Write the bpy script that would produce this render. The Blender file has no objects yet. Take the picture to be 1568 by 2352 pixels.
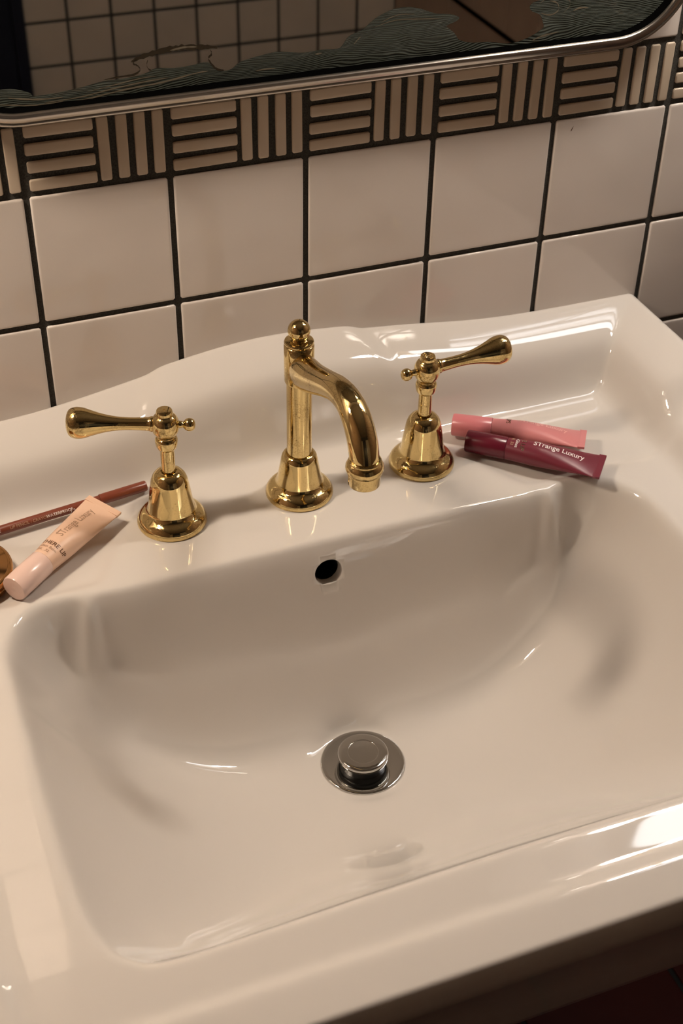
import bpy, bmesh, math, random
import numpy as np
from mathutils import Vector, Matrix

# Units: geometry is written in tile pitches (one wall tile = 1.0 = 10 cm) and scaled by S into metres.
S = 0.1
SC = bpy.context.scene
COL = SC.collection
random.seed(7)

# ------------------------------------------------------------------ camera
cam_d = bpy.data.cameras.new('camera')
cam = bpy.data.objects.new('camera', cam_d)
COL.objects.link(cam)
SC.camera = cam
cam_d.sensor_fit = 'VERTICAL'
cam_d.sensor_height = 24.0
cam_d.lens = 3200.0 / 2352.0 * 24.0
cam_d.clip_start = 0.02
R = ((0.9316354690647478, -0.36300315697023455, 0.016854103656130437),
     (-0.21177461807778894, -0.5800332433327999, -0.7865830838281185),
     (0.2953080830563481, 0.7292394288957431, -0.6172543976538807))
CP = (-1.239, -8.812, 4.136)
cam.matrix_world = Matrix(((R[0][0], -R[1][0], -R[2][0], CP[0] * S),
                           (R[0][1], -R[1][1], -R[2][1], CP[1] * S),
                           (R[0][2], -R[1][2], -R[2][2], CP[2] * S),
                           (0, 0, 0, 1)))
cam_d.dof.use_dof = True
cam_d.dof.focus_distance = 0.985
cam_d.dof.aperture_fstop = 9.0

# ------------------------------------------------------------------ world, lights, exposure
w = bpy.data.worlds.new('world')
SC.world = w
w.use_nodes = True
w.node_tree.nodes['Background'].inputs[0].default_value = (1.0, 0.86, 0.7, 1)
w.node_tree.nodes['Background'].inputs[1].default_value = 0.02
SC.view_settings.view_transform = 'Standard'
SC.view_settings.look = 'None'
SC.view_settings.gamma = 1.0
SC.view_settings.exposure = 0.0
try: SC.view_settings.use_curve_mapping = False
except Exception: pass

def area_light(name, loc, target, sx, sy, power, col):
    d = bpy.data.lights.new(name, 'AREA')
    d.shape = 'RECTANGLE'; d.size = sx * S; d.size_y = sy * S
    d.energy = power; d.color = col
    o = bpy.data.objects.new(name, d); COL.objects.link(o)
    o.location = Vector(loc) * S
    o.rotation_euler = (Vector(target) - Vector(loc)).to_track_quat('-Z', 'Y').to_euler()
    return o
LAMP_LEFT = 210.0      # radiance of the globes left of the mirror
LAMP_RIGHT = 145.0     # and right of it
PANEL_RIGHT = 10.0     # radiance of the opal light box right of the mirror

# ------------------------------------------------------------------ helpers
def tag(o, label=None, cat=None, group=None, kind=None):
    if label: o['label'] = label
    if cat: o['category'] = cat
    if group: o['group'] = group
    if kind: o['kind'] = kind
    return o
def empty(name, loc=(0, 0, 0)):
    o = bpy.data.objects.new(name, None); COL.objects.link(o)
    o.empty_display_size = 0.01
    o.location = Vector(loc) * S
    return o
def link(name, me, parent=None, loc=None):
    o = bpy.data.objects.new(name, me); COL.objects.link(o)
    if parent is not None:
        o.parent = parent
    if loc is not None: o.location = Vector(loc) * S
    return o
def mesh(name, verts, faces, mat, smooth=True):
    me = bpy.data.meshes.new(name)
    me.from_pydata([tuple(float(c) * S for c in v) for v in verts], [], faces)
    if smooth: me.shade_smooth()
    me.materials.append(mat)
    me.update()
    return me
def fix_normals(me):
    bm = bmesh.new(); bm.from_mesh(me)
    bmesh.ops.recalc_face_normals(bm, faces=bm.faces)
    bm.to_mesh(me); bm.free()
    return me
def sharp(me, ang=35):
    try: me.set_sharp_from_angle(angle=math.radians(ang))
    except Exception: pass
    return me
def lathe(name, prof, mat, n=72, ang=40):
    """profile of (radius, z) turned about z"""
    vs, fs = [], []
    rings = []
    for r, z in prof:
        if r < 1e-6:
            rings.append([len(vs)]); vs.append((0, 0, z))
        else:
            rings.append(list(range(len(vs), len(vs) + n)))
            vs += [(r * math.cos(2 * math.pi * i / n), r * math.sin(2 * math.pi * i / n), z) for i in range(n)]
    for a, b in zip(rings, rings[1:]):
        for i in range(n):
            j = (i + 1) % n
            if len(a) == 1 and len(b) == 1: continue
            if len(a) == 1: fs.append((a[0], b[i], b[j]))
            elif len(b) == 1: fs.append((a[i], a[j], b[0]))
            else: fs.append((a[i], a[j], b[j], b[i]))
    me = mesh(name, vs, fs, mat)
    return sharp(fix_normals(me), ang)
def smooth_prof(pts, n=6):
    """Catmull-Rom through profile points"""
    P = [pts[0]] + list(pts) + [pts[-1]]
    out = []
    for i in range(1, len(P) - 2):
        p0, p1, p2, p3 = [Vector((a[0], a[1])) for a in P[i - 1:i + 3]]
        for k in range(n):
            t = k / n
            q = 0.5 * ((2 * p1) + (p2 - p0) * t + (2 * p0 - 5 * p1 + 4 * p2 - p3) * t * t + (3 * p1 - p0 - 3 * p2 + p3) * t ** 3)
            out.append((max(q.x, 0), q.y))
    out.append(tuple(pts[-1]))
    return out
def transform_mesh(me, M):
    """M acts in tile pitches; meshes are in metres"""
    T = M.copy(); T.translation = M.translation * S
    me.transform(T); return me

# ------------------------------------------------------------------ materials
def pmat(name, col, rough=0.4, metal=0.0, coat=0.0, ior=1.5):
    m = bpy.data.materials.new(name); m.use_nodes = True
    b = m.node_tree.nodes['Principled BSDF']
    b.inputs['Base Color'].default_value = (*col, 1)
    b.inputs['Roughness'].default_value = rough
    b.inputs['Metallic'].default_value = metal
    b.inputs['IOR'].default_value = ior
    b.inputs['Coat Weight'].default_value = coat
    b.inputs['Coat Roughness'].default_value = 0.03
    return m, m.node_tree, b
def node(nt, t, **kw):
    n = nt.nodes.new(t)
    for k, v in kw.items(): setattr(n, k, v)
    return n
def coords(nt, scale=(1, 1, 1), kind='Object'):
    t = node(nt, 'ShaderNodeTexCoord'); m = node(nt, 'ShaderNodeMapping')
    m.inputs['Scale'].default_value = scale
    nt.links.new(t.outputs[kind], m.inputs[0]); return m.outputs[0]
def noise(nt, vec, scale, detail=3, rough=0.5, dist=0.0):
    n = node(nt, 'ShaderNodeTexNoise')
    n.inputs['Scale'].default_value = scale; n.inputs['Detail'].default_value = detail
    n.inputs['Roughness'].default_value = rough; n.inputs['Distortion'].default_value = dist
    nt.links.new(vec, n.inputs['Vector']); return n.outputs['Fac']
def ramp(nt, fac, stops):
    r = node(nt, 'ShaderNodeValToRGB')
    el = r.color_ramp.elements
    while len(el) < len(stops): el.new(0.5)
    for e, (p, c) in zip(el, stops):
        e.position = p; e.color = (*c, 1) if len(c) == 3 else c
    nt.links.new(fac, r.inputs[0]); return r.outputs[0]
def bump(nt, b, fac, strength, dist):
    n = node(nt, 'ShaderNodeBump')
    n.inputs['Strength'].default_value = strength; n.inputs['Distance'].default_value = dist
    nt.links.new(fac, n.inputs['Height']); nt.links.new(n.outputs[0], b.inputs['Normal'])

def world_pos(nt):
    g = node(nt, 'ShaderNodeNewGeometry'); return g.outputs['Position']

def make_tile(name, c1, c2, rough=0.09, bs=0.35):
    m, nt, b = pmat(name, c1, rough)
    pos = world_pos(nt)
    f = noise(nt, pos, 9, 2)
    nt.links.new(ramp(nt, f, [(0.35, c1), (0.65, c2)]), b.inputs['Base Color'])
    bump(nt, b, noise(nt, pos, 26, 1.5), bs, 0.0019)
    return m
M_TILE = make_tile('white_glazed_tile', (0.66, 0.60, 0.55), (0.70, 0.64, 0.59))
M_MOSAIC = make_tile('cream_glazed_mosaic', (0.52, 0.43, 0.33), (0.60, 0.50, 0.39), 0.2, 0.5)
M_TILE_FAR = make_tile('taupe_wall_tile', (0.42, 0.36, 0.29), (0.46, 0.39, 0.31), 0.25, 0.2)
M_PANEL = make_tile('brown_wall_panel', (0.32, 0.22, 0.16), (0.36, 0.25, 0.18), 0.3, 0.2)
M_FLOOR = make_tile('red_floor_tile', (0.030, 0.003, 0.002), (0.042, 0.005, 0.003), 0.6, 0.5)
M_FLOOR.node_tree.nodes['Principled BSDF'].inputs['Specular IOR Level'].default_value = 0.15
m, nt, b = pmat('dark_grout', (0.035, 0.033, 0.028), 0.9); M_GROUT = m
g = noise(nt, world_pos(nt), 900, 3)
nt.links.new(ramp(nt, g, [(0.3, (0.022, 0.021, 0.018)), (0.7, (0.06, 0.056, 0.047))]), b.inputs['Base Color'])
bump(nt, b, g, 0.5, 0.0005)

m, nt, b = pmat('white_porcelain', (0.66, 0.62, 0.575), 0.045, 0, 0.35); M_CER = m
bump(nt, b, noise(nt, world_pos(nt), 14, 1), 0.08, 0.001)

def make_brass(name, base, dark, rough):
    m, nt, b = pmat(name, base, rough, 1.0)
    v = coords(nt)
    f1 = noise(nt, v, 45, 3, 0.55); f2 = noise(nt, v, 900, 3, 0.75)
    mx = node(nt, 'ShaderNodeMath', operation='MULTIPLY_ADD')
    nt.links.new(f2, mx.inputs[0]); mx.inputs[1].default_value = 1.3; nt.links.new(f1, mx.inputs[2])
    c = ramp(nt, mx.outputs[0], [(0.0, base), (0.62, base)])
    mr = node(nt, 'ShaderNodeMapRange'); nt.links.new(mx.outputs[0], mr.inputs[0])
    mr.inputs[1].default_value = 1.15; mr.inputs[2].default_value = 1.50
    nt.links.new(ramp(nt, mr.outputs[0], [(0.0, base), (0.45, tuple(.65 * a + .35 * d for a, d in zip(base, dark))), (1.0, dark)]), b.inputs['Base Color'])
    nt.links.new(ramp(nt, mr.outputs[0], [(0.0, (rough,) * 3), (1.0, (rough + 0.3,) * 3)]), b.inputs['Roughness'])
    return m
M_BRASS = make_brass('polished_brass', (0.75, 0.58, 0.27), (0.28, 0.18, 0.07), 0.045)
M_CHROME = pmat('chrome', (0.55, 0.54, 0.52), 0.05, 1.0)[0]
M_RUBBER_BORE_SHADE = pmat('black_rubber_and_bore_shade', (0.01, 0.01, 0.01), 0.4)[0]  # rubber of the drain seal; also paints the shade in the overflow
M_SILVER = pmat('brushed_silver', (0.50, 0.455, 0.41), 0.27, 1.0)[0]
m, nt, b = pmat('black_gasket', (0.0015, 0.0015, 0.0015), 1.0); b.inputs['Specular IOR Level'].default_value = 0.0; M_BLACK = m
M_GLASS = pmat('mirror_glass', (0.86, 0.84, 0.80), 0.012, 1.0)[0]
M_DOOR = pmat('navy_door_paint', (0.006, 0.008, 0.016), 0.35)[0]
M_CEIL = pmat('ceiling_paint', (0.16, 0.13, 0.10), 0.9)[0]

# silver loss along the mirror's edge: grey green marbling with fine wavy streaks
m, nt, b = pmat('mirror_patina', (0.1, 0.1, 0.08), 0.38, 0.25); M_PATINA = m
v = coords(nt, (1, 1, 3.2))
d1 = node(nt, 'ShaderNodeTexNoise'); d1.inputs['Scale'].default_value = 14; d1.inputs['Detail'].default_value = 2
nt.links.new(v, d1.inputs['Vector'])
va = node(nt, 'ShaderNodeVectorMath', operation='MULTIPLY_ADD')
nt.links.new(d1.outputs['Color'], va.inputs[0]); va.inputs[1].default_value = (0.06, 0.06, 0.06); nt.links.new(v, va.inputs[2])
n1 = noise(nt, va.outputs[0], 26, 5, 0.6, 0.8)
col = ramp(nt, n1, [(0.28, (0.040, 0.048, 0.034)), (0.42, (0.062, 0.075, 0.064)), (0.52, (0.055, 0.064, 0.054)), (0.60, (0.085, 0.10, 0.088)), (0.70, (0.075, 0.072, 0.055)), (0.8, (0.15, 0.135, 0.10))])
wv = node(nt, 'ShaderNodeTexWave', wave_type='BANDS', bands_direction='Z')
wv.inputs['Scale'].default_value = 75; wv.inputs['Distortion'].default_value = 5; wv.inputs['Detail'].default_value = 3; wv.inputs['Detail Scale'].default_value = 0.35
nt.links.new(va.outputs[0], wv.inputs['Vector'])
mixn = node(nt, 'ShaderNodeMix', data_type='RGBA', blend_type='MULTIPLY')
mixn.inputs[0].default_value = 0.55
nt.links.new(col, mixn.inputs[6]); nt.links.new(ramp(nt, wv.outputs['Fac'], [(0.0, (0.55, 0.55, 0.55)), (0.25, (1, 1, 1)), (0.8, (1, 1, 1)), (0.97, (1.7, 1.6, 1.45))]), mixn.inputs[7])
nt.links.new(mixn.outputs[2], b.inputs['Base Color'])
bump(nt, b, wv.outputs['Fac'], 0.4, 0.0008)
M_PATINA_DARK = pmat('mirror_patina_dark', (0.05, 0.038, 0.024), 0.25, 0.3)[0]
m, nt, b = pmat('mirror_patina_pale', (0.20, 0.17, 0.12), 0.4, 0.2); M_PATINA_PALE = m

def emis(name, col, strength):
    m = bpy.data.materials.new(name); m.use_nodes = True
    nt = m.node_tree; nt.nodes.clear()
    e = node(nt, 'ShaderNodeEmission'); e.inputs[0].default_value = (*col, 1); e.inputs[1].default_value = strength
    o = node(nt, 'ShaderNodeOutputMaterial'); nt.links.new(e.outputs[0], o.inputs[0]); return m
M_GLOBE_L = emis('globe_glow_warm', (1.0, 0.82, 0.645), LAMP_LEFT)
M_GLOBE_R = emis('globe_glow_white', (1.0, 0.88, 0.76), LAMP_RIGHT)
M_PANEL_GLOW = emis('panel_glow_white', (0.97, 0.98, 1.0), PANEL_RIGHT)

# ------------------------------------------------------------------ room shell
XL, XR, YF, ZF, ZC = -9.4, 12.6, -22.8, -10.6, 13.6
def box_mesh(name, x0, x1, y0, y1, z0, z1, mat):
    vs = [(x, y, z) for x in (x0, x1) for y in (y0, y1) for z in (z0, z1)]
    fs = [(0, 1, 3, 2), (4, 6, 7, 5), (0, 4, 5, 1), (2, 3, 7, 6), (0, 2, 6, 4), (1, 5, 7, 3)]
    return fix_normals(mesh(name, vs, fs, mat, False))
def structure(name, *a):
    return tag(link(name, box_mesh(name, *a)), kind='structure')
wall_back = structure('wall_back', XL, XR, 0.02, 0.6, ZF, ZC, M_GROUT)
wall_front = structure('wall_front', XL, XR, YF - 0.6, YF - 0.02, ZF, ZC, M_GROUT)
wall_left = structure('wall_left', XL - 0.6, XL, YF, 0.02, ZF, ZC, M_PANEL)
wall_right = structure('wall_right', XR + 0.02, XR + 0.6, YF, 0.02, ZF, ZC, M_GROUT)
M_GROUT_DARK = pmat('black_grout', (0.006, 0.006, 0.006), 0.9)[0]
floor = structure('floor', XL, XR, YF, 0.02, ZF - 0.6, ZF - 0.03, M_GROUT_DARK)
ceiling = structure('ceiling', XL, XR, YF, 0.02, ZC, ZC + 0.4, M_CEIL)

def tile_mesh(name, w, h, mat, d=0.03, bev=0.02, cr=0.012):
    """glazed tile in the XZ plane, face toward -Y, centred on the origin; softly rounded edge"""
    rings = [(0.0, 0.02), (0.0, -0.0 + 0.010), (0.25 * bev, 0.003), (0.6 * bev, 0.0005), (bev, 0.0), (2.2 * bev, -0.0008)]
    vs, fs = [], []
    for ins, y in rings:
        a, c = w / 2 - ins, h / 2 - ins; k = max(cr - ins * 0.3, 0.004)
        vs += [(-a + k, y, -c), (a - k, y, -c), (a, y, -c + k), (a, y, c - k), (a - k, y, c), (-a + k, y, c), (-a, y, c - k), (-a, y, -c + k)]
    for r in range(len(rings) - 1):
        for i in range(8):
            j = (i + 1) % 8
            fs.append((r * 8 + i, r * 8 + j, r * 8 + 8 + j, r * 8 + 8 + i))
    n = (len(rings) - 1) * 8
    fs.append(tuple(range(n, n + 8)))
    return fix_normals(mesh(name, vs, fs, mat))
def stuff_join(name, me, places, parent, rotz=0):
    """many copies of one mesh as a single object (pieces far from anything seen)"""
    n = len(me.vertices); co = np.empty(n * 3); me.vertices.foreach_get('co', co); co = co.reshape(-1, 3)
    c, s = math.cos(rotz), math.sin(rotz)
    co = np.stack([co[:, 0] * c - co[:, 1] * s, co[:, 0] * s + co[:, 1] * c, co[:, 2]], 1)
    fs = [tuple(p.vertices) for p in me.polygons]
    V = np.concatenate([co + np.array(p) * S for p in places]); F = []
    for k in range(len(places)): F += [tuple(i + k * n for i in f) for f in fs]
    out = bpy.data.meshes.new(name); out.from_pydata(V.tolist(), [], F); out.shade_smooth()
    out.materials.append(me.materials[0])
    o = link(name, out, parent); o['kind'] = 'stuff'; return o

T_W = tile_mesh('tile', 0.957, 0.957, M_TILE)
rest = []
rng = random.Random(3)
def piece(name, me, parent, loc, rot=(0, 0, 0)):
    o = link(name, me, parent, loc); o.rotation_euler = rot; return o
rows_below = [-(k + 0.5) for k in range(0, 11)]
rows_above = [0.5 + k + 0.5 for k in range(0, 13)]
for zc in rows_below + rows_above:
    for cx in range(-9, 13):
        x = cx + 0.5
        if x > XR - 0.3: continue
        loc = (x, 0.0, zc)
        if -3 <= cx <= 7 and -5 < zc < 4.5:
            piece('tile', T_W, wall_back, loc, (rng.uniform(-.0025, .0025), rng.uniform(-.001, .001), rng.uniform(-.003, .003)))
        else: rest.append(loc)
stuff_join('distant_tiles', T_W, rest, wall_back)
# basket weave mosaic band, z 0 .. 0.5
BH = tile_mesh('mosaic_tile', 0.462, 0.082, M_MOSAIC, bev=0.010, cr=0.010)
BV = tile_mesh('mosaic_tile', 0.078, 0.452, M_MOSAIC, bev=0.010, cr=0.010)
rest_h, rest_v = [], []
for cx in range(-9, 12):
    for k in range(4):
        lh = (cx + 0.262, 0.0, 0.062 + 0.1235 * k)
        lv = (cx + 0.5 + 0.062 + 0.1245 * k, 0.0, 0.25)
        if -3 <= cx <= 7:
            for me, l in ((BH, lh), (BV, lv)):
                piece('mosaic_tile', me, wall_back, (l[0] + rng.uniform(-.004, .004), 0, l[2] + rng.uniform(-.003, .003)), (rng.uniform(-.01, .01), rng.uniform(-.012, .012), rng.uniform(-.01, .01)))
        else: rest_h.append(lh); rest_v.append(lv)
stuff_join('distant_mosaic_tiles', BH, rest_h, wall_back)
stuff_join('distant_mosaic_tiles', BV, rest_v, wall_back)
# small brown chip in a tile
ch = mesh('glaze_chip', [(4.147, -.0016, -.113), (4.156, -.0016, -.094), (4.170, -.0016, -.075), (4.164, -.0016, -.094), (4.153, -.0016, -.115)], [(0, 1, 2, 3, 4)], pmat('brown_chip', (0.12, 0.05, 0.02), 0.7)[0], False)
link('glaze_chip', ch, wall_back)

# opposite wall (seen in the mirror): tiles with lines at x = 3.6 + k, z = -6.57 - k
T_F = tile_mesh('tile', 0.93, 0.93, M_TILE_FAR)
rest = []
for i in range(-13, 9):
    for j in range(-4, 21):
        x, z = 4.1 + i, -10.07 + j + 0.0 
        if x < XL + 0.4: continue
        if x < 3.6 and x > -5.4 and z < 10.5: continue
        loc = (x, YF, z)
        if i >= 0 and -10.6 <= z - 0.5 and z < -2.5:
            piece('tile', T_F, wall_front, loc, (0, 0, math.pi))
        elif z - 0.5 > ZF - 0.1: rest.append(loc)
stuff_join('distant_tiles', T_F, rest, wall_front, math.pi)
door = empty('door_1', (-0.9, YF, ZF)); tag(door, kind='structure')
def child_box(name, parent, x0, x1, y0, y1, z0, z1, mat):
    px, py, pz = (parent.location / S) if parent else (0, 0, 0)
    return link(name, box_mesh(name, x0 - px, x1 - px, y0 - py, y1 - py, z0 - pz, z1 - pz, mat), parent)
child_box('door_leaf', door, -5.1, 3.35, YF - 0.02, YF + 0.15, ZF, 10.2, M_DOOR)
child_box('door_frame', door, 3.35, 3.6, YF - 0.02, YF + 0.3, ZF, 10.5, M_DOOR)
child_box('door_frame', door, -5.35, -5.1, YF - 0.02, YF + 0.3, ZF, 10.5, M_DOOR)
child_box('door_frame', door, -5.1, 3.35, YF - 0.02, YF + 0.3, 10.2, 10.5, M_DOOR)
knob = link('door_handle', lathe('door_handle', smooth_prof([(0, 0), (.25, .02), (.26, .06), (.1, .12), (.09, .4), (.24, .5), (.28, .65), (.2, .78), (0, .82)]), M_BRASS, 32), door)
knob.location = Vector((2.8 + 0.9, 0.15, 10.2)) * S; knob.rotation_euler = (-math.pi / 2, 0, 0)

# right hand wall: tall boards above and below a dark rail
PW = 1.36
k = 0
y = YF + 1.65
ys = [YF + 0.02]
while y < 0: ys.append(y); y += PW
ys.append(0.0)
for y0, y1 in zip(ys, ys[1:]):
    for z0, z1 in ((ZF, -5.95), (-5.86, ZC)):
        child_box('wall_panel', wall_right, XR - 0.02, XR + 0.04, y0 + 0.02, y1 - 0.02, z0, z1, M_PANEL)
child_box('dark_rail', wall_right, XR - 0.05, XR + 0.04, YF + 0.02, 0, -5.95, -5.86, M_BLACK)

# floor of red quarry tiles
FT = tile_mesh('tile', 1.93, 1.93, M_FLOOR, bev=0.04)
for i in range(-4, 7):
    for j in range(0, 12):
        x, y = -0.70 + 2.0 * i, -1.0 - 2.0 * j
        if x - 1 < XL or x + 1 > XR + .4: continue
        piece('tile', FT, floor, (x, y, ZF), (-math.pi / 2, 0, 0))

# ------------------------------------------------------------------ basin
CX = 1.575
ZD = -2.15
HW, YFR = 3.375, -5.2
BC = (1.59, -2.42)
H = 1.58
half = [(0, -1.69), (.8, -1.69), (1.35, -1.70), (1.56, -1.735), (1.75, -1.815), (1.83, -1.76), (1.92, -1.63), (2.10, -1.585), (2.26, -1.67), (2.35, -1.82), (2.385, -2.1), (2.40, -2.8), (2.40, -3.5), (2.37, -4.1), (2.31, -4.38), (2.21, -4.51), (2.05, -4.57), (1.6, -4.575), (.8, -4.56), (0, -4.555)]
def densify(pts, n=40):
    q = smooth_prof([(p[0], p[1]) for p in pts], n); return q
def smooth_open(pts, n=12):
    P = [np.array(p, float) for p in pts]; P = [P[0]] + P + [P[-1]]; out = []
    for i in range(1, len(P) - 2):
        p0, p1, p2, p3 = P[i - 1:i + 3]
        for k in range(n):
            t = k / n
            out.append(0.5 * ((2 * p1) + (p2 - p0) * t + (2 * p0 - 5 * p1 + 4 * p2 - p3) * t * t + (3 * p1 - p0 - 3 * p2 + p3) * t ** 3))
    out.append(P[-1]); return np.array(out)
hp = smooth_open(half)
def polar(pts):                                    # angle 0 toward the wall, pi toward the room
    q = smooth_open(pts); t_ = np.arctan2(q[:, 0], q[:, 1] - BC[1]); r_ = np.hypot(q[:, 0], q[:, 1] - BC[1])
    o_ = np.argsort(t_); return t_[o_], r_[o_]
th, rr = polar(half)
half_s = [(0, -1.69), (.8, -1.69), (1.35, -1.70), (1.62, -1.70), (1.86, -1.665), (2.07, -1.65), (2.22, -1.73), (2.32, -1.88)] + half[10:]
ths, rrs = polar(half_s)
GS = 0.0125
nx = int(round(2 * HW / GS)) + 1; ny = int(round(-YFR / GS)) + 1
xs = np.linspace(CX - HW, CX + HW, nx); ysg = np.linspace(-0.006, YFR, ny)
X, Y = np.meshgrid(xs, ysg)
def tanhs(v): return 0.5 * (1 + np.tanh(v))
# the crest of the back upstand: serpentine
ztop = np.interp(X, [-1.9, -1.2, -.40, -.01, .50, .993, 1.34, 1.65, 2.01, 2.45, 2.96, 3.36, 3.95, 4.85, 5.05],
                 [-1.60, -1.61, -1.60, -1.565, -1.47, -1.38, -1.335, -1.322, -1.335, -1.375, -1.455, -1.53, -1.56, -1.56, -1.56])
kk = np.exp(-0.5 * (np.arange(-60, 61) / 21.0) ** 2); kk /= kk.sum()
row = np.convolve(np.pad(ztop[0], 60, mode='edge'), kk, 'valid'); ztop = np.tile(row, (ny, 1))
Yb = -0.49
uu = np.clip(-Y - 0.04, 0, 0.6); ztop = ztop - 0.07 + 0.02 * (1 + np.tanh((X - 2.7) / 0.45)) + 0.012 * np.exp(-((X - 1.65) / 0.5) ** 2) - (0.40 * uu + 0.22 * uu * uu)
Sb = tanhs((Y - Yb) / 0.060)
ex = HW - np.abs(X - CX); ey = (Y - YFR) * 1.8
rc = 0.75
qx, qy = np.maximum(rc - ex, 0), np.maximum(rc - ey, 0)
e = np.where((ex < rc) & (ey < rc), rc - np.hypot(qx, qy), np.minimum(ex, ey))
ff = tanhs((-4.3 - Y) / 0.12)
Sr = tanhs((0.50 + 0.06 * ff - e) / (0.075 - 0.03 * ff))
hr_ = lambda y_: np.interp(-y_, [0, 1.1, 1.5, 2.2, 3.2, 4.2], [.56, .56, .40, .29, .18, .05])
uw = np.clip(e - 0.04, 0, 0.5); fw = np.clip((hr_(Y) - 0.1) / 0.4, 0, 1)
dropw = (0.40 * uw + 0.22 * uw * uw) * fw
hr = np.interp(-Y, [0, .95, 1.15, 1.25, 1.32, 1.40, 1.5, 1.7, 2.2, 3.2, 4.2, 5.2], [.56, .56, .55, .50, .44, .395, .37, .35, .29, .18, .07, .02])
Z = ZD + np.maximum((ztop - ZD) * Sb, (hr - dropw) * Sr)
# soap shelves either side of the taps, a hair lower than the deck
dxa = np.abs(X - CX)
n1 = np.array([1.0, 0.55]); n1 /= np.hypot(*n1)
dl = (dxa - 1.74) * n1[0] + (Y + 1.72) * n1[1] * 1.0
rec = tanhs(dl / 0.035) * tanhs((Y + 1.53) / 0.03)
Z -= 0.035 * rec
# bowl
rx, ry = X - BC[0], Y - BC[1]
rad = np.hypot(rx, ry); ang = np.arctan2(np.abs(rx), ry)
s_d, s_s = rad / np.interp(ang, th, rr), rad / np.interp(ang, ths, rrs)
s = s_s
c = np.cos(ang)
kx = np.where(c > 0, 3.1 + 3.2 * np.abs(c) ** 1.1, 3.0 - 0.95 * np.abs(c) ** 1.0)
bowl = -H * (1 - np.clip(s, 0, 1) ** kx)
bowl = np.where(s < 1, bowl, 0)
Z = np.where(s < 1, ZD + bowl, Z)
def blur(A, sig):
    n = int(3.2 * sig / GS) + 1
    k = np.exp(-0.5 * (np.arange(-n, n + 1) * GS / sig) ** 2); k /= k.sum()
    A = np.pad(A, ((n, n), (n, n)), mode='edge')
    f = np.fft
    kx_ = np.zeros(A.shape[1]); kx_[:2 * n + 1] = k; kx_ = np.roll(kx_, -n)
    ky_ = np.zeros(A.shape[0]); ky_[:2 * n + 1] = k; ky_ = np.roll(ky_, -n)
    A = f.irfft(f.rfft(A, axis=1) * f.rfft(kx_)[None, :], A.shape[1], axis=1)
    A = f.irfft(f.rfft(A, axis=0) * f.rfft(ky_)[:, None], A.shape[0], axis=0)
    return A[n:-n, n:-n]
# small rounded nubs where the straight rear edge of the bowl meets the corner lobes
gn = np.exp(-((((dxa - 1.77) / 0.075) ** 2 + ((Y + 1.730) / 0.070) ** 2)) ** 1.6)
Z = Z * (1 - gn) + (ZD - 0.035) * gn
Zb1, Zb2 = blur(Z, 0.034), blur(Z, 0.025)
Zb3 = blur(Z, 0.13)
wi = tanhs((0.86 - s_s) / 0.05); Zb1 = Zb1 * (1 - wi) + Zb3 * wi
wf = tanhs((-4.1 - Y) / 0.2) * (1 - wi)
Z = Zb1 * (1 - wf) + Zb2 * wf
Z -= 0.06 * np.clip(-(Y + 4.45), 0, 0.80)
# drain seat
DR = (CX, -2.39)
dd = np.hypot(X - DR[0], Y - DR[1])
ZDR = float(Z[np.argmin(np.abs(ysg - DR[1])), np.argmin(np.abs(xs - DR[0]))])
wd = tanhs((0.36 - dd) / 0.05)
Z = Z * (1 - wd) + (ZDR - 0.004) * wd
# roll of the outer edge
rr_ = 0.08
ee = np.clip(np.minimum(e, ex), 0, rr_)
Z -= rr_ - np.sqrt(np.maximum(rr_ ** 2 - (rr_ - ee) ** 2, 0))
eb = np.clip(-Y, 0, 0.07); Z -= 0.07 - np.sqrt(np.maximum(0.07 ** 2 - (0.07 - eb) ** 2, 0))
def zat(x, y):
    i = (x - xs[0]) / (xs[1] - xs[0]); j = (y - ysg[0]) / (ysg[1] - ysg[0])
    i0, j0 = int(i), int(j); a, b_ = i - i0, j - j0
    return float(Z[j0, i0] * (1 - a) * (1 - b_) + Z[j0, i0 + 1] * a * (1 - b_) + Z[j0 + 1, i0] * (1 - a) * b_ + Z[j0 + 1, i0 + 1] * a * b_)
# plan: round the two front corners by narrowing the last rows
W = np.where(ysg > YFR + 0.7, HW, HW - 0.7 + np.sqrt(np.maximum(0.7 ** 2 - np.clip(YFR + 0.7 - ysg, 0, 0.7) ** 2, 0)))
U = (X - CX) / HW
XX = CX + np.where(np.abs(U) < 0.7, U * HW, np.sign(U) * (0.7 * HW + (np.abs(U) - 0.7) / 0.3 * (W[:, None] - 0.7 * HW)))
V = np.stack([XX, Y, Z], 2).reshape(-1, 3)
idx = np.arange(nx * ny).reshape(ny, nx)
quads = np.stack([idx[:-1, :-1], idx[1:, :-1], idx[1:, 1:], idx[:-1, 1:]], 2).reshape(-1, 4)
# overflow hole in the rear wall of the bowl
OX, OZ, OR = 1.550, -2.41, 0.102
def y_on_back(x, z):
    for k_ in range(200):
        y_ = -1.60 - 0.004 * k_
        if zat(x, y_) < z: return y_
    return -2.2
fc = V[quads].mean(1)
inh = (np.abs(fc[:, 1] + 1.95) < 0.32) & (np.hypot(fc[:, 0] - OX, (fc[:, 2] - OZ)) < OR + 0.035)
quads = quads[~inh]
Vl = V.tolist(); Fl = quads.tolist()
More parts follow.
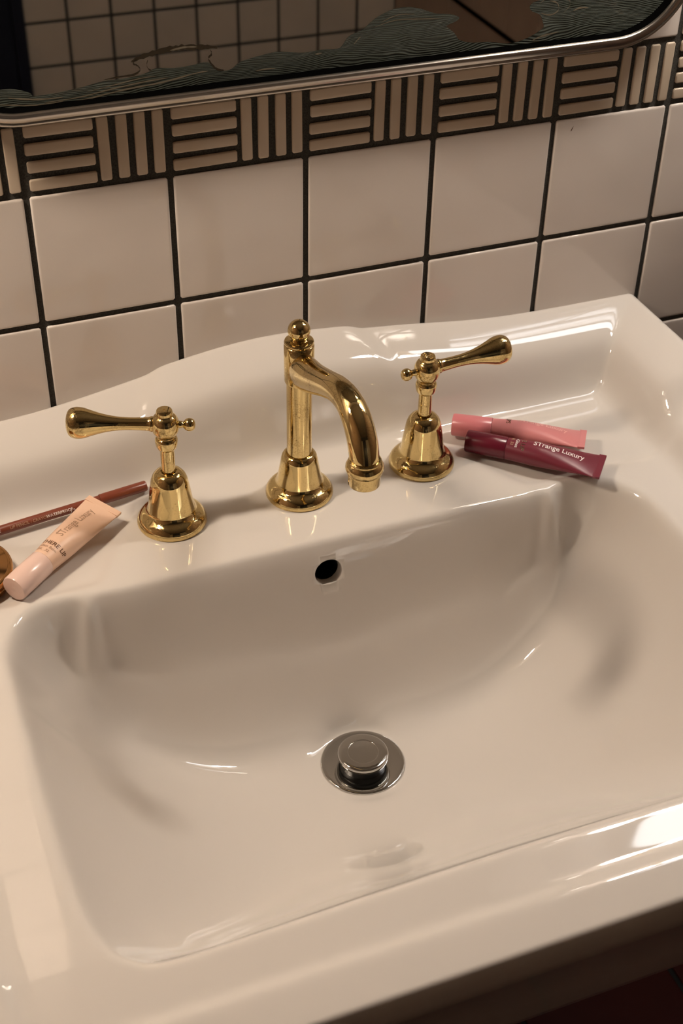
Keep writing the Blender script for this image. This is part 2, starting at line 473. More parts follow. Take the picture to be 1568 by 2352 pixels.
# outer skirt and underside
bl = list(idx[:, 0]) + list(idx[-1, 1:-1]) + list(idx[::-1, -1])
pl = V[bl]
tang = np.gradient(pl[:, :2], axis=0); nrm = np.stack([tang[:, 1], -tang[:, 0]], 1); nrm /= np.linalg.norm(nrm, axis=1)[:, None] + 1e-9
nrm = -nrm if nrm[5, 0] > 0 else nrm
cen = np.array([CX, -2.4])
prev = bl
for kind_, o2, zz in [('r', .010, -.05), ('r', .008, -.11), ('a', -.06, -2.5), ('a', -.17, -2.95), ('a', -.235, -3.22), ('a', -.25, -3.28), ('a', -.28, -3.31), ('a', -.4, -3.33), ('s', .72, -3.40), ('s', .52, -3.9), ('s', .2, -4.25), ('s', .02, -4.3)]:
    if kind_ == 's': q2 = cen + (pl[:, :2] - cen) * o2
    else: q2 = pl[:, :2] + nrm * o2
    q2[:, 1] = np.minimum(q2[:, 1], -0.006)
    z2 = pl[:, 2] + zz if kind_ == 'r' else np.full(len(pl), zz)
    base = len(Vl); Vl += np.column_stack([q2, z2]).tolist()
    cur = list(range(base, base + len(pl)))
    for i in range(len(pl) - 1): Fl.append((prev[i], prev[i + 1], cur[i + 1], cur[i]))
    prev = cur
me = bpy.data.meshes.new('basin')
me.from_pydata((np.array(Vl) * S).tolist(), [], Fl)
me.materials.append(M_CER)
bm = bmesh.new(); bm.from_mesh(me); bm.verts.ensure_lookup_table()
# join the cut to a clean round rim and run a bore back into the clay
loose = [v_ for v_ in bm.verts if not v_.link_faces]
bmesh.ops.delete(bm, geom=loose, context='VERTS')
bed = [e_ for e_ in bm.edges if e_.is_boundary and all(abs(v_.co.x / S - OX) < 0.3 and abs(v_.co.z / S - OZ) < 0.3 and -2.4 < v_.co.y / S < -1.5 for v_ in e_.verts)]
nseg = 48; rings = []
for o2, dy, dz in ((1.06, 0, 0), (1.0, .010, 0), (.97, .03, -.003), (.96, .075, -.012)):
    ring = []
    for i in range(nseg):
        a = 2 * math.pi * i / nseg
        x_, z_ = OX + OR * o2 * math.cos(a), OZ + OR * o2 * math.sin(a)
        ring.append(bm.verts.new(Vector((x_, y_on_back(x_, z_) + dy, z_ + dz)) * S))
    rings.append(ring)
for a_, b_ in zip(rings, rings[1:]):
    for i in range(nseg): bm.faces.new((a_[i], a_[(i + 1) % nseg], b_[(i + 1) % nseg], b_[i]))
re_ = [bm.edges.get((rings[0][i], rings[0][(i + 1) % nseg])) for i in range(nseg)]
try: bmesh.ops.bridge_loops(bm, edges=bed + re_)
except Exception as ex_: print('bridge', ex_)
bmesh.ops.recalc_face_normals(bm, faces=bm.faces)
bm.to_mesh(me); bm.free()
me.shade_smooth()
basin = link('basin', me)
tag(basin, 'white glazed porcelain washbasin with a raised serpentine back and deep bowl, under the mirror', 'basin')

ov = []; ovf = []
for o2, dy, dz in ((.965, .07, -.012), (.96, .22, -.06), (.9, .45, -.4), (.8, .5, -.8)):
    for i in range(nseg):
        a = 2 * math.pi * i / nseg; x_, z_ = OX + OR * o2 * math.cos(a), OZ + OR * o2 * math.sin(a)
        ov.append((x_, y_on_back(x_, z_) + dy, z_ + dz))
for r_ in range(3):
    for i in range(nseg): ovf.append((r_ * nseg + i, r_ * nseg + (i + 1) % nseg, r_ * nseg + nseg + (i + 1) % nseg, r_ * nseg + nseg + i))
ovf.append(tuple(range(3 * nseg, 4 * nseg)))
link('overflow_bore_shade', mesh('overflow_bore_shade', ov, ovf, M_RUBBER_BORE_SHADE), basin)  # inner bore coloured black to stand in for the shade inside the hole
# pedestal below
pr = []
ped = empty('basin_pedestal', (CX, -2.3, ZF))
def loft(name, secs, mat, n=48):
    vs, fs = [], []
    for (a, b_, z) in secs:
        for i in range(n):
            t = 2 * math.pi * i / n; cc, ss = math.cos(t), math.sin(t)
            vs.append((a * math.copysign(abs(cc) ** .6, cc), b_ * math.copysign(abs(ss) ** .6, ss), z))
    for r_ in range(len(secs) - 1):
        for i in range(n):
            j = (i + 1) % n; fs.append((r_ * n + i, r_ * n + j, r_ * n + n + j, r_ * n + n + i))
    fs.append(tuple(range(n))); fs.append(tuple(range((len(secs) - 1) * n, len(secs) * n)))
    return sharp(fix_normals(mesh(name, vs, fs, mat)), 45)
link('column', loft('column', [(.80, .85, .5), (.74, .78, 1.2), (.78, .8, 4.0), (.95, .92, 5.8), (1.05, 1.0, 6.36)], M_CER), ped)
link('plinth', loft('plinth', [(1.25, 1.3, 0), (1.25, 1.3, .25), (1.1, 1.15, .4), (.85, .9, .5)], M_CER), ped)
tag(ped, 'white porcelain pedestal column standing on the red floor under the basin', 'pedestal')

# ------------------------------------------------------------------ drain
dr = empty('drain_plug', (DR[0], DR[1], ZDR - 0.004))
tag(dr, 'round chrome push plug and flange at the bottom of the bowl', 'drain')
link('flange', lathe('flange', [(0.0, .004), (.20, .006), (.24, .010), (.285, .016), (.303, .018), (.311, .014), (.314, 0.0), (.31, -.02)], M_CHROME, 96, 60), dr)
link('seal', lathe('seal', [(0, .005), (.165, .006), (.165, .05), (.172, .055), (.172, .075), (.15, .08)], M_RUBBER_BORE_SHADE, 72), dr)
link('plug', lathe('plug', smooth_prof([(.15, .072), (.178, .074), (.188, .084), (.190, .100), (.184, .116), (.165, .124), (.118, .126), (.112, .123), (.104, .1225), (.05, .124), (0, .1245)], 5), M_CHROME, 96, 60), dr)

# ------------------------------------------------------------------ taps
def bell(scale=1.0, top='tap'):
    p = [(0.0, 0.0), (.247, 0.0), (.2515, .010), (.251, .026), (.243, .048), (.226, .070), (.205, .084), (.188, .092), (.176, .104), (.168, .118), (.165, .128)]
    if top == 'tap':
        p += [(.158, .18), (.149, .24), (.141, .29), (.137, .315), (.131, .345), (.118, .378), (.098, .402), (.072, .416), (.056, .418), (.052, .410), (0.0, .405)]
    else:
        p += [(.157, .18), (.147, .24), (.138, .290), (.134, .315), (.128, .338), (.116, .358), (.102, .366), (.096, .362), (0, .36)]
    return p
def rot_to(direction):
    return Vector(direction).to_track_quat('Z', 'Y').to_matrix().to_4x4()
def make_tap(loc, lever_dir, label, grooves):
    t = empty('tap_handle', loc)
    t.scale = (1, 1, 1.075)
    tag(t, label, 'tap', 'lever taps')
    link('base', lathe('base', bell(), M_BRASS, 96, 50), t)
    link('spindle', lathe('spindle', [(0, .40), (.05, .402), (.05, .63), (0, .632)], M_BRASS, 48), t)
    link('collar', lathe('collar', smooth_prof([(.05, .598), (.062, .602), (.072, .618), (.078, .645), (.079, .668), (.072, .684), (.062, .692), (.064, .700), (.05, .708)], 4), M_BRASS, 64, 60), t)
    hub = link('hub', lathe('hub', smooth_prof([(.05, .695), (.078, .718), (.093, .748), (.097, .782), (.092, .815), (.078, .842), (.060, .858), (.055, .866)], 5), M_BRASS, 64, 60), t)
    if grooves:
        cp = [(.056, .862), (.057, .884), (.053, .892), (.046, .893), (.043, .889), (.038, .889), (.035, .893), (.028, .893), (.025, .889), (.018, .889), (.015, .892), (0, .892)]
    else:
        cp = [(.056, .862), (.058, .880), (.053, .892), (.030, .896), (.006, .896), (.004, .889), (0, .889)]
    link('cap', lathe('cap', cp, M_BRASS, 48), hub)
    lv = lathe('lever', [(0, 0)] + smooth_prof([(.050, .07), (.052, .095), (.046, .115), (.0435, .16), (.042, .24), (.045, .31), (.054, .38), (.068, .445), (.084, .50), (.098, .545), (.104, .58), (.103, .615), (.090, .648), (.064, .666), (.03, .674), (0, .675)], 4), M_BRASS, 64, 60)
    M = Matrix.Translation(Vector((0, 0, .785))) @ rot_to(lever_dir)
    link('lever', transform_mesh(lv, M), t)
    fn = lathe('finial', [(0, .08)] + smooth_prof([(.026, .085), (.024, .11), (.020, .122), (.026, .128), (.038, .142), (.044, .163), (.040, .186), (.026, .202), (0, .208)], 4), M_BRASS, 40, 60)
    M = Matrix.Translation(Vector((0, 0, .785))) @ rot_to((-lever_dir[0], -lever_dir[1], -lever_dir[2]))
    link('finial', transform_mesh(fn, M), t)
    return t
make_tap((0.583, -1.060, ZD), (-0.925, 0.33, 0.02), 'polished brass lever tap left of the spout, its lever pointing left', False)
make_tap((2.564, -1.025, ZD), (0.998, 0.03, 0.05), 'polished brass lever tap right of the spout, its lever pointing right', True)

sp = empty('spout', (1.562, -1.053, ZD))
tag(sp, 'polished brass swan neck spout with ball finial between the two lever taps', 'spout')
link('base', lathe('base', bell(top='spout'), M_BRASS, 96, 50), sp)
link('post', lathe('post', [(0, .355), (.091, .357), (.091, 1.01), (.0, 1.012)], M_BRASS, 72), sp)
link('sleeve', lathe('sleeve', [(.088, .975), (.100, .978), (.106, .992), (.106, 1.27), (.102, 1.278), (.096, 1.281), (.103, 1.287), (.105, 1.297), (.100, 1.309), (.084, 1.315), (0, 1.315)], M_BRASS, 72), sp)
link('ball', lathe('ball', [(0, 1.30), (.062, 1.313), (.066, 1.321), (.055, 1.327)] + [(.079 * math.sin(a), 1.386 - .079 * math.cos(a)) for a in np.linspace(math.radians(48), math.pi, 24)], M_BRASS, 64, 60), sp)
def sweep(name, path, radii, mat, n=48, sub=6, upv=(1, 0, 0)):
    """tube in the YZ plane; radii = (half width in x, half height in plane)"""
    P = smooth_open([list(p) + list(r_) for p, r_ in zip(path, radii)], sub)
    vs, fs = [], []
    for i, p in enumerate(P):
        a = P[max(i - 1, 0)]; b_ = P[min(i + 1, len(P) - 1)]
        t = Vector((0, b_[0] - a[0], b_[1] - a[1])).normalized()
        nn = Vector((0, -t.z, t.y))
        for k_ in range(n):
            q = 2 * math.pi * k_ / n
            v_ = Vector((0, p[0], p[1])) + Vector((1, 0, 0)) * (p[2] * math.cos(q)) + nn * (p[3] * math.sin(q))
            vs.append(v_)
    m_ = len(P)
    for i in range(m_ - 1):
        for k_ in range(n):
            j = (k_ + 1) % n
            fs.append((i * n + k_, i * n + j, (i + 1) * n + j, (i + 1) * n + k_))
    fs.append(tuple(range(n))); fs.append(tuple(range((m_ - 1) * n, m_ * n)))
    return sharp(fix_normals(mesh(name, vs, fs, mat)), 60)
arm_path = [(0.03, 1.10), (-.07, 1.105), (-.18, 1.14), (-.355, 1.205), (-.555, 1.29), (-.755, 1.365), (-.93, 1.385), (-1.07, 1.335), (-1.16, 1.245), (-1.205, 1.14), (-1.215, 1.07)]
arm_rad = [(.085, .125), (.095, .135), (.098, .128), (.094, .108), (.090, .096), (.090, .092), (.092, .092), (.095, .095), (.097, .097), (.096, .096), (.094, .094)]
link('arm', sweep('arm', arm_path, arm_rad, M_BRASS), sp)
nz = lathe('nozzle', [(.07, 1.02), (.098, 1.02), (.106, 1.012), (.104, 1.0), (.112, .992), (.122, .972), (.124, .950), (.116, .930), (.110, .926), (.113, .918), (.109, .906), (.104, .903), (.104, .835), (.100, .828), (.075, .828), (.072, .85), (0, .86)], M_BRASS, 72, 40)
link('nozzle', nz, sp).location = Vector((0, -1.217, .115)) * S

# ------------------------------------------------------------------ mirror
mir = empty('wall_mirror', (2.17, 0, 0.5))
tag(mir, 'silver framed mirror with rounded corners and grey green patina along its bottom edge', 'mirror')
def rrect(x0, x1, z0, z1, r, n=14):
    out = []
    for (cx_, cz_, a0) in ((x1 - r, z0 + r, -90), (x1 - r, z1 - r, 0), (x0 + r, z1 - r, 90), (x0 + r, z0 + r, 180)):
        for i in range(n + 1):
            a = math.radians(a0 + 90 * i / n); out.append((cx_ + r * math.cos(a), cz_ + r * math.sin(a)))
    return out
MX0, MX1, MZ0, MZ1, MR = -0.60, 4.95, 0.548, 7.6, 0.62
def ring_sweep(name, prof, mat, ang=50):
    vs, fs = [], []; n = None
    for ins, y_ in prof:
        l = rrect(MX0 + ins, MX1 - ins, MZ0 + ins, MZ1 - ins, MR - ins); n = len(l)
        vs += [(x_ - 2.17, y_, z_ - 0.5) for x_, z_ in l]
    for r_ in range(len(prof) - 1):
        for i in range(n):
            j = (i + 1) % n; fs.append((r_ * n + i, r_ * n + j, r_ * n + n + j, r_ * n + n + i))
    return sharp(fix_normals(mesh(name, vs, fs, mat)), ang)
MY = -0.11
link('frame', ring_sweep('frame', [(0.006, 0.0), (0.0, -.02), (0.0, -.165), (.005, -.180), (.014, -.188), (.024, -.188), (.030, -.183), (.037, -.187), (.056, -.196), (.078, -.197), (.088, -.190), (.093, -.176), (.094, -.10)], M_SILVER), mir)
link('gasket', ring_sweep('gasket', [(.0935, -.172), (.095, -.15), (.097, -.13), (.103, MY - .0025), (.107, MY - .002), (.108, MY + .002)], M_BLACK), mir)
gl = rrect(MX0 + .07, MX1 - .07, MZ0 + .07, MZ1 - .07, MR - .07)
g_me = mesh('glass', [(x_ - 2.17, MY, z_ - .5) for x_, z_ in gl], [tuple(range(len(gl)))], M_GLASS, False)
fix_normals(g_me)
link('glass', g_me, mir)
PAT = [(-0.09, 0.783), (-0.022, 0.781), (0.044, 0.761), (0.096, 0.737), (0.11, 0.716), (0.163, 0.715), (0.247, 0.718), (0.361, 0.727), (0.461, 0.74), (0.577, 0.758), (0.70, 0.757), (0.84, 0.772), (0.92, 0.80), (1.04, 0.787), (1.16, 0.79), (1.225, 0.80), (1.29, 0.79), (1.328, 0.741), (1.381, 0.726), (1.433, 0.735), (1.488, 0.772), (1.565, 0.789), (1.641, 0.801), (1.748, 0.812), (1.84, 0.798), (1.949, 0.783), (2.074, 0.789), (2.184, 0.782), (2.218, 0.802), (2.246, 0.84), (2.28, 0.866), (2.362, 0.892), (2.418, 0.933), (2.474, 0.968), (2.574, 1.004), (2.654, 1.011), (2.735, 1.002), (2.817, 0.976), (2.901, 0.944), (3.0, 0.93), (3.068, 0.908), (3.082, 0.892), (3.054, 0.871), (2.989, 0.851), (3.014, 0.827), (3.06, 0.786), (3.097, 0.739), (3.2, 0.709), (3.32, 0.702), (3.459, 0.674), (3.546, 0.673), (3.647, 0.699), (3.729, 0.737), (3.754, 0.765), (3.739, 0.803), (3.716, 0.849), (3.65, 0.88), (3.626, 0.913), (3.65, 0.94), (3.704, 0.953)]
right_edge = [(3.86, 1.0), (3.98, 0.975), (4.1, 1.03), (4.25, 1.08), (4.32, 1.2), (4.45, 1.32), (4.5, 1.6), (4.62, 1.9), (4.6, 2.4), (4.7, 3.0), (4.72, 4.2), (4.68, 5.0), (4.8, 6.5)]
left_edge = [(-.40, 6.0), (-.38, 4.0), (-.30, 3.2), (-.36, 2.4), (-.25, 1.8), (-.30, 1.3), (-.2, 1.05), (-.12, .93), (-.2, .85)]
gi = rrect(MX0 + .10, MX1 - .10, MZ0 + .10, MZ1 - .10, MR - .10)
rim = [p for p in gi[:15]]                        # bottom right arc
rim_r = [(MX1 - .10, 6.9)]
bl_arc = gi[45:60]                                # bottom left arc, going down
outline = left_edge[0:] + PAT + right_edge + rim_r + rim[::-1] + bl_arc[::-1] + [(MX0 + .10, 6.2)]
def flat_patch(name, outline, holes, y_, mat, parent, jit=0.0):
    bm = bmesh.new(); es = []
    for lp in [outline] + holes:
        vs = [bm.verts.new(Vector((x_ - 2.17, y_, z_ - .5)) * S) for x_, z_ in lp]
        es += [bm.edges.new((vs[i], vs[(i + 1) % len(vs)])) for i in range(len(vs))]
    bmesh.ops.triangle_fill(bm, edges=es, use_beauty=True, use_dissolve=False)
    for f_ in bm.faces:
        if f_.normal.y > 0: f_.normal_flip()
    me_ = bpy.data.meshes.new(name); bm.to_mesh(me_); bm.free(); me_.materials.append(mat)
    return link(name, me_, parent)
def wiggle(pts, n=5, amp=0.006, seed=1):
    P = smooth_open(pts, n); r_ = random.Random(seed)
    return [(p[0] + r_.uniform(-amp, amp) * .6, p[1] + r_.uniform(-amp, amp) * .6) for p in P]
flat_patch('patina', left_edge + [tuple(p) for p in smooth_open(PAT + right_edge, 3)] + rim_r + rim[::-1] + bl_arc[::-1] + [(MX0 + .10, 6.2)], [], MY - .0012, M_PATINA, mir)
def ribbon(pts, w, y_, mat, seed=0):
    r_ = random.Random(seed); P = smooth_open(pts, 5); up, dn = [], []
    for i, p in enumerate(P):
        t_ = math.sin(math.pi * i / (len(P) - 1)) ** .5
        ww = w * t_ * r_.uniform(.5, 1.1) + .0006
        up.append((p[0], p[1] + ww)); dn.append((p[0], p[1] - ww))
    return flat_patch('patina_streak', up + dn[::-1], [], y_, mat, mir)
for i, (pts, w_) in enumerate([
    ([(.17, .665), (.40, .672), (.62, .70), (.83, .72), (1.0, .728)], .0045),
    ([(.15, .640), (.42, .652), (.7, .685), (.95, .702), (1.18, .735), (1.27, .74)], .006),
    ([(-.05, .725), (.05, .705), (.16, .69), (.3, .685)], .006),
    ([(-.12, .69), (.02, .668), (.15, .655), (.3, .66)], .004),
    ([(.45, .70), (.62, .722), (.8, .745), (.92, .75)], .003),
    ([(1.02, .905), (1.12, .915), (1.2, .908)], .006),
    ([(1.60, .700), (1.66, .705), (1.74, .702)], .005),
    ([(2.02, .765), (2.07, .764)], .007),
    ([(2.30, .80), (2.33, .83), (2.35, .845)], .006),
    ([(3.67, .672), (3.75, .695), (3.88, .712)], .007),
    ([(3.98, .85), (4.03, .865), (4.1, .86)], .007),
    ([(3.72, .86), (3.80, .84), (3.86, .87), (3.84, .92), (3.78, .94)], .006),
    ([(3.70, .93), (3.78, .965), (3.9, .95), (3.95, .90), (3.9, .84)], .004),
    ([(4.2, .95), (4.26, .93), (4.32, .96)], .006),
    ([(2.5, .93), (2.62, .965), (2.75, .955)], .003),
    ([(2.45, .90), (2.60, .93), (2.78, .92), (2.95, .905)], .0025)]):
    ribbon(pts, w_, MY - .0022, M_PATINA_PALE, i)
for i, (pts, w_) in enumerate([
    ([(0.76, 0.86), (0.80, 0.876), (0.88, 0.895), (1.0, 0.912), (1.1, 0.915), (1.2, 0.905), (1.29, 0.897), (1.34, 0.885)], .020),
    ([(0.57, 0.765), (0.68, 0.772), (0.77, 0.775), (0.815, 0.80), (0.80, 0.83), (0.77, 0.85), (0.80, 0.875)], .007),
    ([(1.29, 0.88), (1.30, 0.85), (1.275, 0.825), (1.29, 0.79), (1.33, 0.745), (1.38, 0.73)], .012),
    ([(0.87, 0.86), (0.86, 0.83), (0.87, 0.80), (0.89, 0.79)], .006)]):
    ribbon(pts, w_, MY - .0017, M_PATINA_DARK, 40 + i)

# ------------------------------------------------------------------ lip tubes, pencil, compact
def text_mesh(txt, size, caps=(), fit=None):
    cu = bpy.data.curves.new('t', 'FONT'); cu.body = txt; cu.size = size * S; cu.align_x = 'LEFT'
    cu.resolution_u = 3; cu.offset = size * S * 0.012; cu.small_caps_scale = 0.78
    for i in caps: cu.body_format[i].use_small_caps = True
    o = bpy.data.objects.new('t', cu); COL.objects.link(o)
    dg = bpy.context.evaluated_depsgraph_get()
    me_ = bpy.data.meshes.new_from_object(o.evaluated_get(dg))
    bpy.data.objects.remove(o)
    bm = bmesh.new(); bm.from_mesh(me_)
    bmesh.ops.triangulate(bm, faces=bm.faces)
    bmesh.ops.subdivide_edges(bm, edges=[e_ for e_ in bm.edges if e_.calc_length() > size * S * 0.25], cuts=1)
    vs = [(v_.co.x / S, v_.co.y / S) for v_ in bm.verts]
    fs = [tuple(v_.index for v_ in f_.verts) for f_ in bm.faces]
    bm.free()
    w_ = max(v_[0] for v_ in vs)
    if fit: vs = [(a_ * fit / w_, b_) for a_, b_ in vs]
    return vs, fs, w_
class Tube:
    def __init__(s, L, r, cw, sh=0.30):
        s.L, s.r, s.cw, s.sh = L, r, cw, sh
    def ab(s, x):
        t = max(0.0, min(1.0, (x - s.sh * s.L) / (s.L * (0.955 - s.sh))))
        a = s.r + (s.cw - s.r) * (t ** 1.05)
        b_ = s.r * (1 - t ** 2.1) + 0.010
        return a * (0.955 + .045 * min(1, t * 4)), min(b_, s.r) * (0.955 + .045 * min(1, t * 4))
    def top(s, x, y_, off=0.0015):
        a, b_ = s.ab(x)
        return b_ * math.sqrt(max(0.0, 1 - (y_ / a) ** 2)) + off
def lip_tube(name, base, ang, pitch, roll, L, r, cw, m_body, m_cap, label, texts, group='lip product tubes'):
    T = Tube(L, r, cw)
    t = empty(name, base); tag(t, label, 'lip tube', group)
    t.rotation_mode = 'QUATERNION'
    t.rotation_quaternion = (Matrix.Rotation(ang, 3, 'Z') @ Matrix.Rotation(-pitch, 3, 'Y') @ Matrix.Rotation(roll, 3, 'X')).to_quaternion()
    xs_ = [T.sh * L + 0.002] + list(np.linspace(T.sh * L + .01, L * .955, 30))
    n = 48; vs, fs = [], []
    for x_ in xs_:
        a, b_ = T.ab(x_)
        for k_ in range(n):
            q = 2 * math.pi * k_ / n; vs.append((x_, a * math.cos(q), b_ * math.sin(q)))
    for i in range(len(xs_) - 1):
        for k_ in range(n):
            j = (k_ + 1) % n; fs.append((i * n + k_, i * n + j, (i + 1) * n + j, (i + 1) * n + k_))
    fs.append(tuple(range(n)))
    link('tube_body', sharp(fix_normals(mesh('tube_body', vs, fs, m_body)), 50), t)
    cwd = T.ab(L)[0]
    # crimped end: thin ribbed strip
    c_vs, c_fs = [], []
    xr = np.linspace(L * .95, L, 9)
    for i, x_ in enumerate(xr):
        hz = .011 if i in (0,) else (.0085 + .0012 * (i % 2))
        for y_, z_ in ((-cwd, -hz), (cwd, -hz), (cwd, hz), (-cwd, hz)): c_vs.append((x_, y_, z_))
    for i in range(8):
        for k_ in range(4):
            j = (k_ + 1) % 4; c_fs.append((i * 4 + k_, i * 4 + j, i * 4 + 4 + j, i * 4 + 4 + k_))
    c_fs += [(0, 1, 2, 3), (32, 33, 34, 35)]
    link('crimp', sharp(fix_normals(mesh('crimp', c_vs, c_fs, m_cap if name == '' else m_body)), 30), t)
    cap = lathe('cap', [(0, .006), (.006, .002), (.012, .004), (.4 * r, .004), (.86 * r, .002), (.95 * r, .004), (r, .014), (r * 1.01, T.sh * L * .5), (r, T.sh * L - .004), (.97 * r, T.sh * L), (0, T.sh * L)], m_cap, 64, 40)
    cap.transform(Matrix.Rotation(math.pi / 2, 4, 'Y'))
    link('cap', cap, t)
    for (txt, size, x0, y0, across, mt, caps) in texts:
        vs, fs, w_ = text_mesh(txt, size, caps, .37 * L if txt.startswith('STr') else None)
        out = []
        for (u, v_) in vs:
            if across: x_, y_ = x0 + v_, y0 - u
            else: x_, y_ = x0 + u, y0 + v_
            a, b_ = T.ab(x_)
            if across:                       # wraps round the tube
                q = y_ / r; q = max(-1.5, min(1.5, q)); y_, z_ = math.sin(q) * a * 1.004, math.cos(q) * b_ * 1.004 + .0012
            else: z_ = T.top(x_, y_)
            out.append((x_, y_, z_))
        link('lettering', mesh('lettering', out, fs, mt, False), t)
    return t
M_CREAM = pmat('cream_peach_plastic', (0.78, 0.52, 0.37), 0.38)[0]
M_CREAM_CAP = pmat('pale_pink_cap', (0.77, 0.55, 0.47), 0.22)[0]
M_PINK = pmat('pink_plastic', (0.64, 0.235, 0.24), 0.30)[0]
M_PINK_CAP = pmat('rose_pink_cap', (0.62, 0.20, 0.22), 0.28)[0]
M_BURG = pmat('burgundy_plastic', (0.16, 0.017, 0.033), 0.33)[0]
M_BURG_CAP = pmat('burgundy_cap', (0.13, 0.010, 0.024), 0.24)[0]
M_INK_WHITE = pmat('white_ink', (0.85, 0.78, 0.76), 0.4)[0]
M_INK_PINK = pmat('pale_pink_ink', (0.85, 0.45, 0.42), 0.3)[0]
M_INK_TAN = pmat('tan_ink', (0.42, 0.26, 0.17), 0.5)[0]
M_INK_BROWN = pmat('dark_brown_ink', (0.12, 0.05, 0.02), 0.4)[0]
M_FOIL = pmat('foil_ink', (0.85, 0.72, 0.6), 0.15, 1.0)[0]

def pose(p0, p1):
    d = Vector(p1) - Vector(p0); L = d.length
    return math.atan2(d.y, d.x), math.asin(d.z / L), L
a, p, L = pose((2.965, -0.975, ZD + .086), (3.775, -1.665, ZD + .100))
lip_tube('lip_gloss_tube', (2.965, -.975, ZD + .080), a, p, math.radians(0), L, .088, .150, M_BURG, M_BURG_CAP,
         'burgundy lip tube with white lettering lying in front of the pink tube',
         [('STrange Luxury', .082, .49 * L, -.012, False, M_INK_WHITE, (0, 1, 8)), ('UTE LIP', .048, .405 * L, .085, True, M_FOIL, ()),
          ('Re-Gloss', .036, .365 * L, .07, True, M_INK_WHITE, ()), ('15ML .52', .032, .33 * L, .07, True, M_INK_TAN, ())])
a, p, L = pose((2.955, -0.735, ZD + .082), (3.82, -1.315, ZD + .110))
lip_tube('lip_gloss_tube', (2.955, -.735, ZD + .078), a, p, math.radians(-8), L, .088, .150, M_PINK, M_PINK_CAP,
         'rose pink lip tube lying behind the burgundy tube near the right tap',
         [('STrange Luxury', .082, .49 * L, .008, False, M_INK_PINK, (0, 1, 8)), ('LIPS', .05, .405 * L, .05, True, M_INK_BROWN, ()),
          ('O', .055, .405 * L, .09, True, M_FOIL, ())])
a, p, L = pose((-0.640, -1.515, ZD + .086), (0.150, -.855, ZD + .115))
lip_tube('lip_gloss_tube', (-.640, -1.515, ZD + .085), a, p, math.radians(10), L, .094, .140, M_CREAM, M_CREAM_CAP,
         'cream peach lip tube with pale pink cap lying left of the taps',
         [('STrange Luxury', .082, .50 * L, -.005, False, M_INK_TAN, (0, 1, 8)), ('OTHERE LIP', .048, .40 * L, .13, True, M_INK_BROWN, ()),
          ('Re-Gloss Balm', .03, .365 * L, .12, True, M_INK_TAN, ()), ('15ML  .52', .03, .33 * L, .10, True, M_INK_TAN, ())])

# lip pencil
pc = empty('lip_pencil', (0.50, -0.655, ZD + .052)); tag(pc, 'terracotta brown lip pencil with cap lying along the foot of the raised back', 'pencil')
M_PEN = pmat('terracotta_lacquer', (0.19, 0.045, 0.022), 0.35)[0]
M_PEN_CAP = pmat('terracotta_cap', (0.20, 0.048, 0.024), 0.30)[0]
dirp = Vector((-1.12, -0.14, -0.018)).normalized()
Mx = dirp.to_track_quat('Z', 'Y').to_matrix().to_4x4()
cap = lathe('cap', [(0, .012), (.018, .01), (.022, 0), (.036, .001), (.040, .008), (.040, .355), (.0385, .362), (.03, .363)], M_PEN_CAP, 32)
link('cap', transform_mesh(cap, Mx), pc)
bd = lathe('barrel', [(0, .34), (.034, .34), (.0345, 1.45), (.03, 1.46), (0, 1.46)], M_PEN, 32)
link('barrel', transform_mesh(bd, Mx), pc)
def pencil_text(txt, size, s0, mt, phase):
    vs, fs, w_ = text_mesh(txt, size)
    x_ax = -dirp; up = Vector((0, 0, 1)); side = up.cross(x_ax).normalized(); up = x_ax.cross(side)
    out = []
    for u, v_ in vs:
        q = phase + v_ / .0345                    # angle from straight up, negative towards the viewer
        rad_ = .0356
        p_ = dirp * (s0 - u) + up * (math.cos(q) * rad_) + side * (math.sin(q) * rad_)
        out.append(p_)
    link('lettering', mesh('lettering', out, fs, mt, False), pc)
pencil_text('STRUCTURE', .034, 1.30, M_INK_WHITE, -1.30)
pencil_text('LIP PENCIL / CRAYON A LEVRES', .030, 1.045, M_INK_TAN, -1.30)
pencil_text('WATERPROOF', .030, .775, M_INK_WHITE, -1.30)
pencil_text('1.2 g', .034, .60, M_INK_WHITE, -1.75)

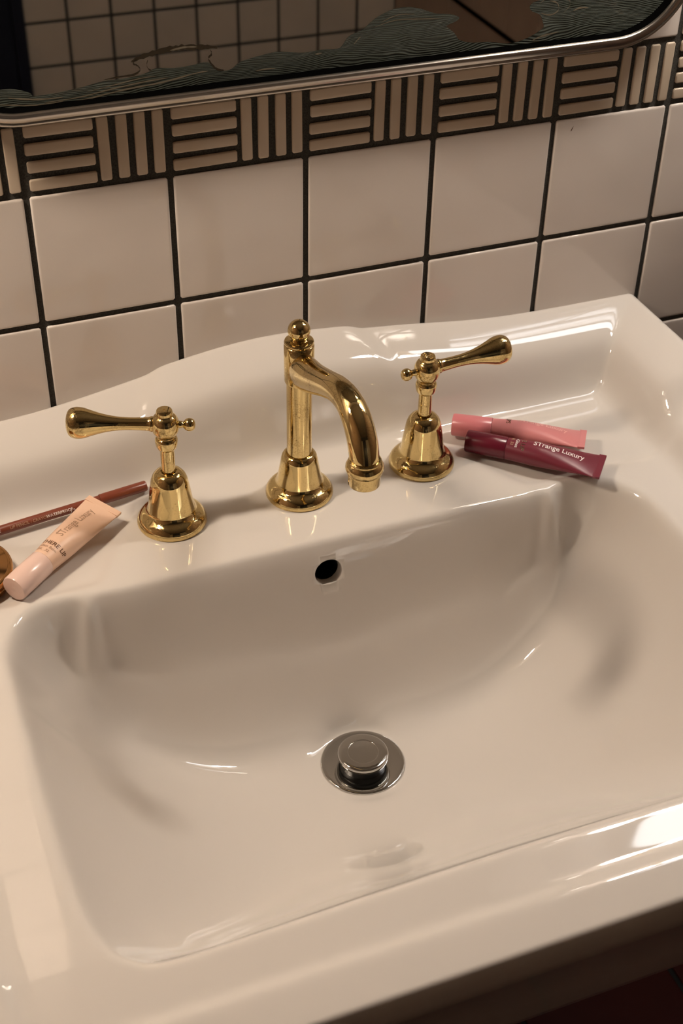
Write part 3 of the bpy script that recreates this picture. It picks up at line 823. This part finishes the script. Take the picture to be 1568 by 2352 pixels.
# gold compact
cpt = empty('compact', (-0.925, -1.19, ZD + 0.012 - .035)); tag(cpt, 'round gold compact lying at the left edge beside the cream tube', 'compact')
M_GOLD = pmat('bronze_gold', (0.62, 0.34, 0.13), 0.09, 1.0)[0]
link('case', lathe('case', [(0, 0), (.30, 0), (.322, .008), (.330, .030), (.332, .055), (.320, .064), (0, .064)], M_GOLD, 96, 50), cpt)
link('lid', lathe('lid', [(0, .066), (.320, .066), (.334, .072), (.338, .088), (.334, .104), (.322, .113), (.306, .115), (.302, .112), (0, .112)], M_GOLD, 96, 50), cpt)
tv = [(x_, y_, .1135) for x_, y_ in [(.20, -.055), (.215, -.058), (.250, .01), (.235, .013)]]
link('lid_mark', mesh('lid_mark', tv, [(0, 1, 2, 3)], M_RUBBER_BORE_SHADE, False), cpt)

# ------------------------------------------------------------------ lamps and window of the room
def wall_lamp(x, z, mat, label):
    t = empty('wall_lamp', (x, 0, z)); tag(t, label, 'lamp')
    bp = lathe('back_plate', [(0, .09), (.2, .085), (.34, .06), (.36, .02), (.36, 0)], M_BRASS, 48)
    bp.transform(Matrix.Rotation(math.pi / 2, 4, 'X')); link('back_plate', bp, t)
    for dx in (-.34, .34):
        ar = sweep('arm', [(-.05, 0), (-.4, -.05), (-.75, -.02), (-1.05, .12)], [(.05, .05)] * 4, M_BRASS, 16)
        ar.transform(Matrix.Rotation(math.atan2(dx, 1.05), 4, 'Z'))
        link('arm', ar, t)
        gb = lathe('globe', [(.27 * math.sin(q), -.27 * math.cos(q)) for q in np.linspace(0, math.pi, 24)], mat, 32)
        link('globe', gb, t).location = Vector((dx, -1.05, .30)) * S
    return t
wall_lamp(-2.7, 3.4, M_GLOBE_L, 'brass wall lamp with two glass globes left of the mirror')
wall_lamp(5.7, 3.6, M_GLOBE_R, 'brass wall lamp with two glass globes close right of the mirror')
lb = empty('wall_lamp', (8.3, 0, 5.6)); tag(lb, 'white opal light box on the wall far right of the mirror', 'lamp')
child_box('back_plate', lb, 6.40, 10.2, -.08, 0.0, 4.5, 6.7, M_SILVER)
child_box('opal_diffuser', lb, 6.45, 10.15, -.72, -.08, 4.55, 6.65, M_PANEL_GLOW)
for xx in (6.40, 10.15): child_box('end_cap', lb, xx, xx + .05, -.75, -.08, 4.52, 6.68, M_SILVER)

bpy.context.view_layer.update()
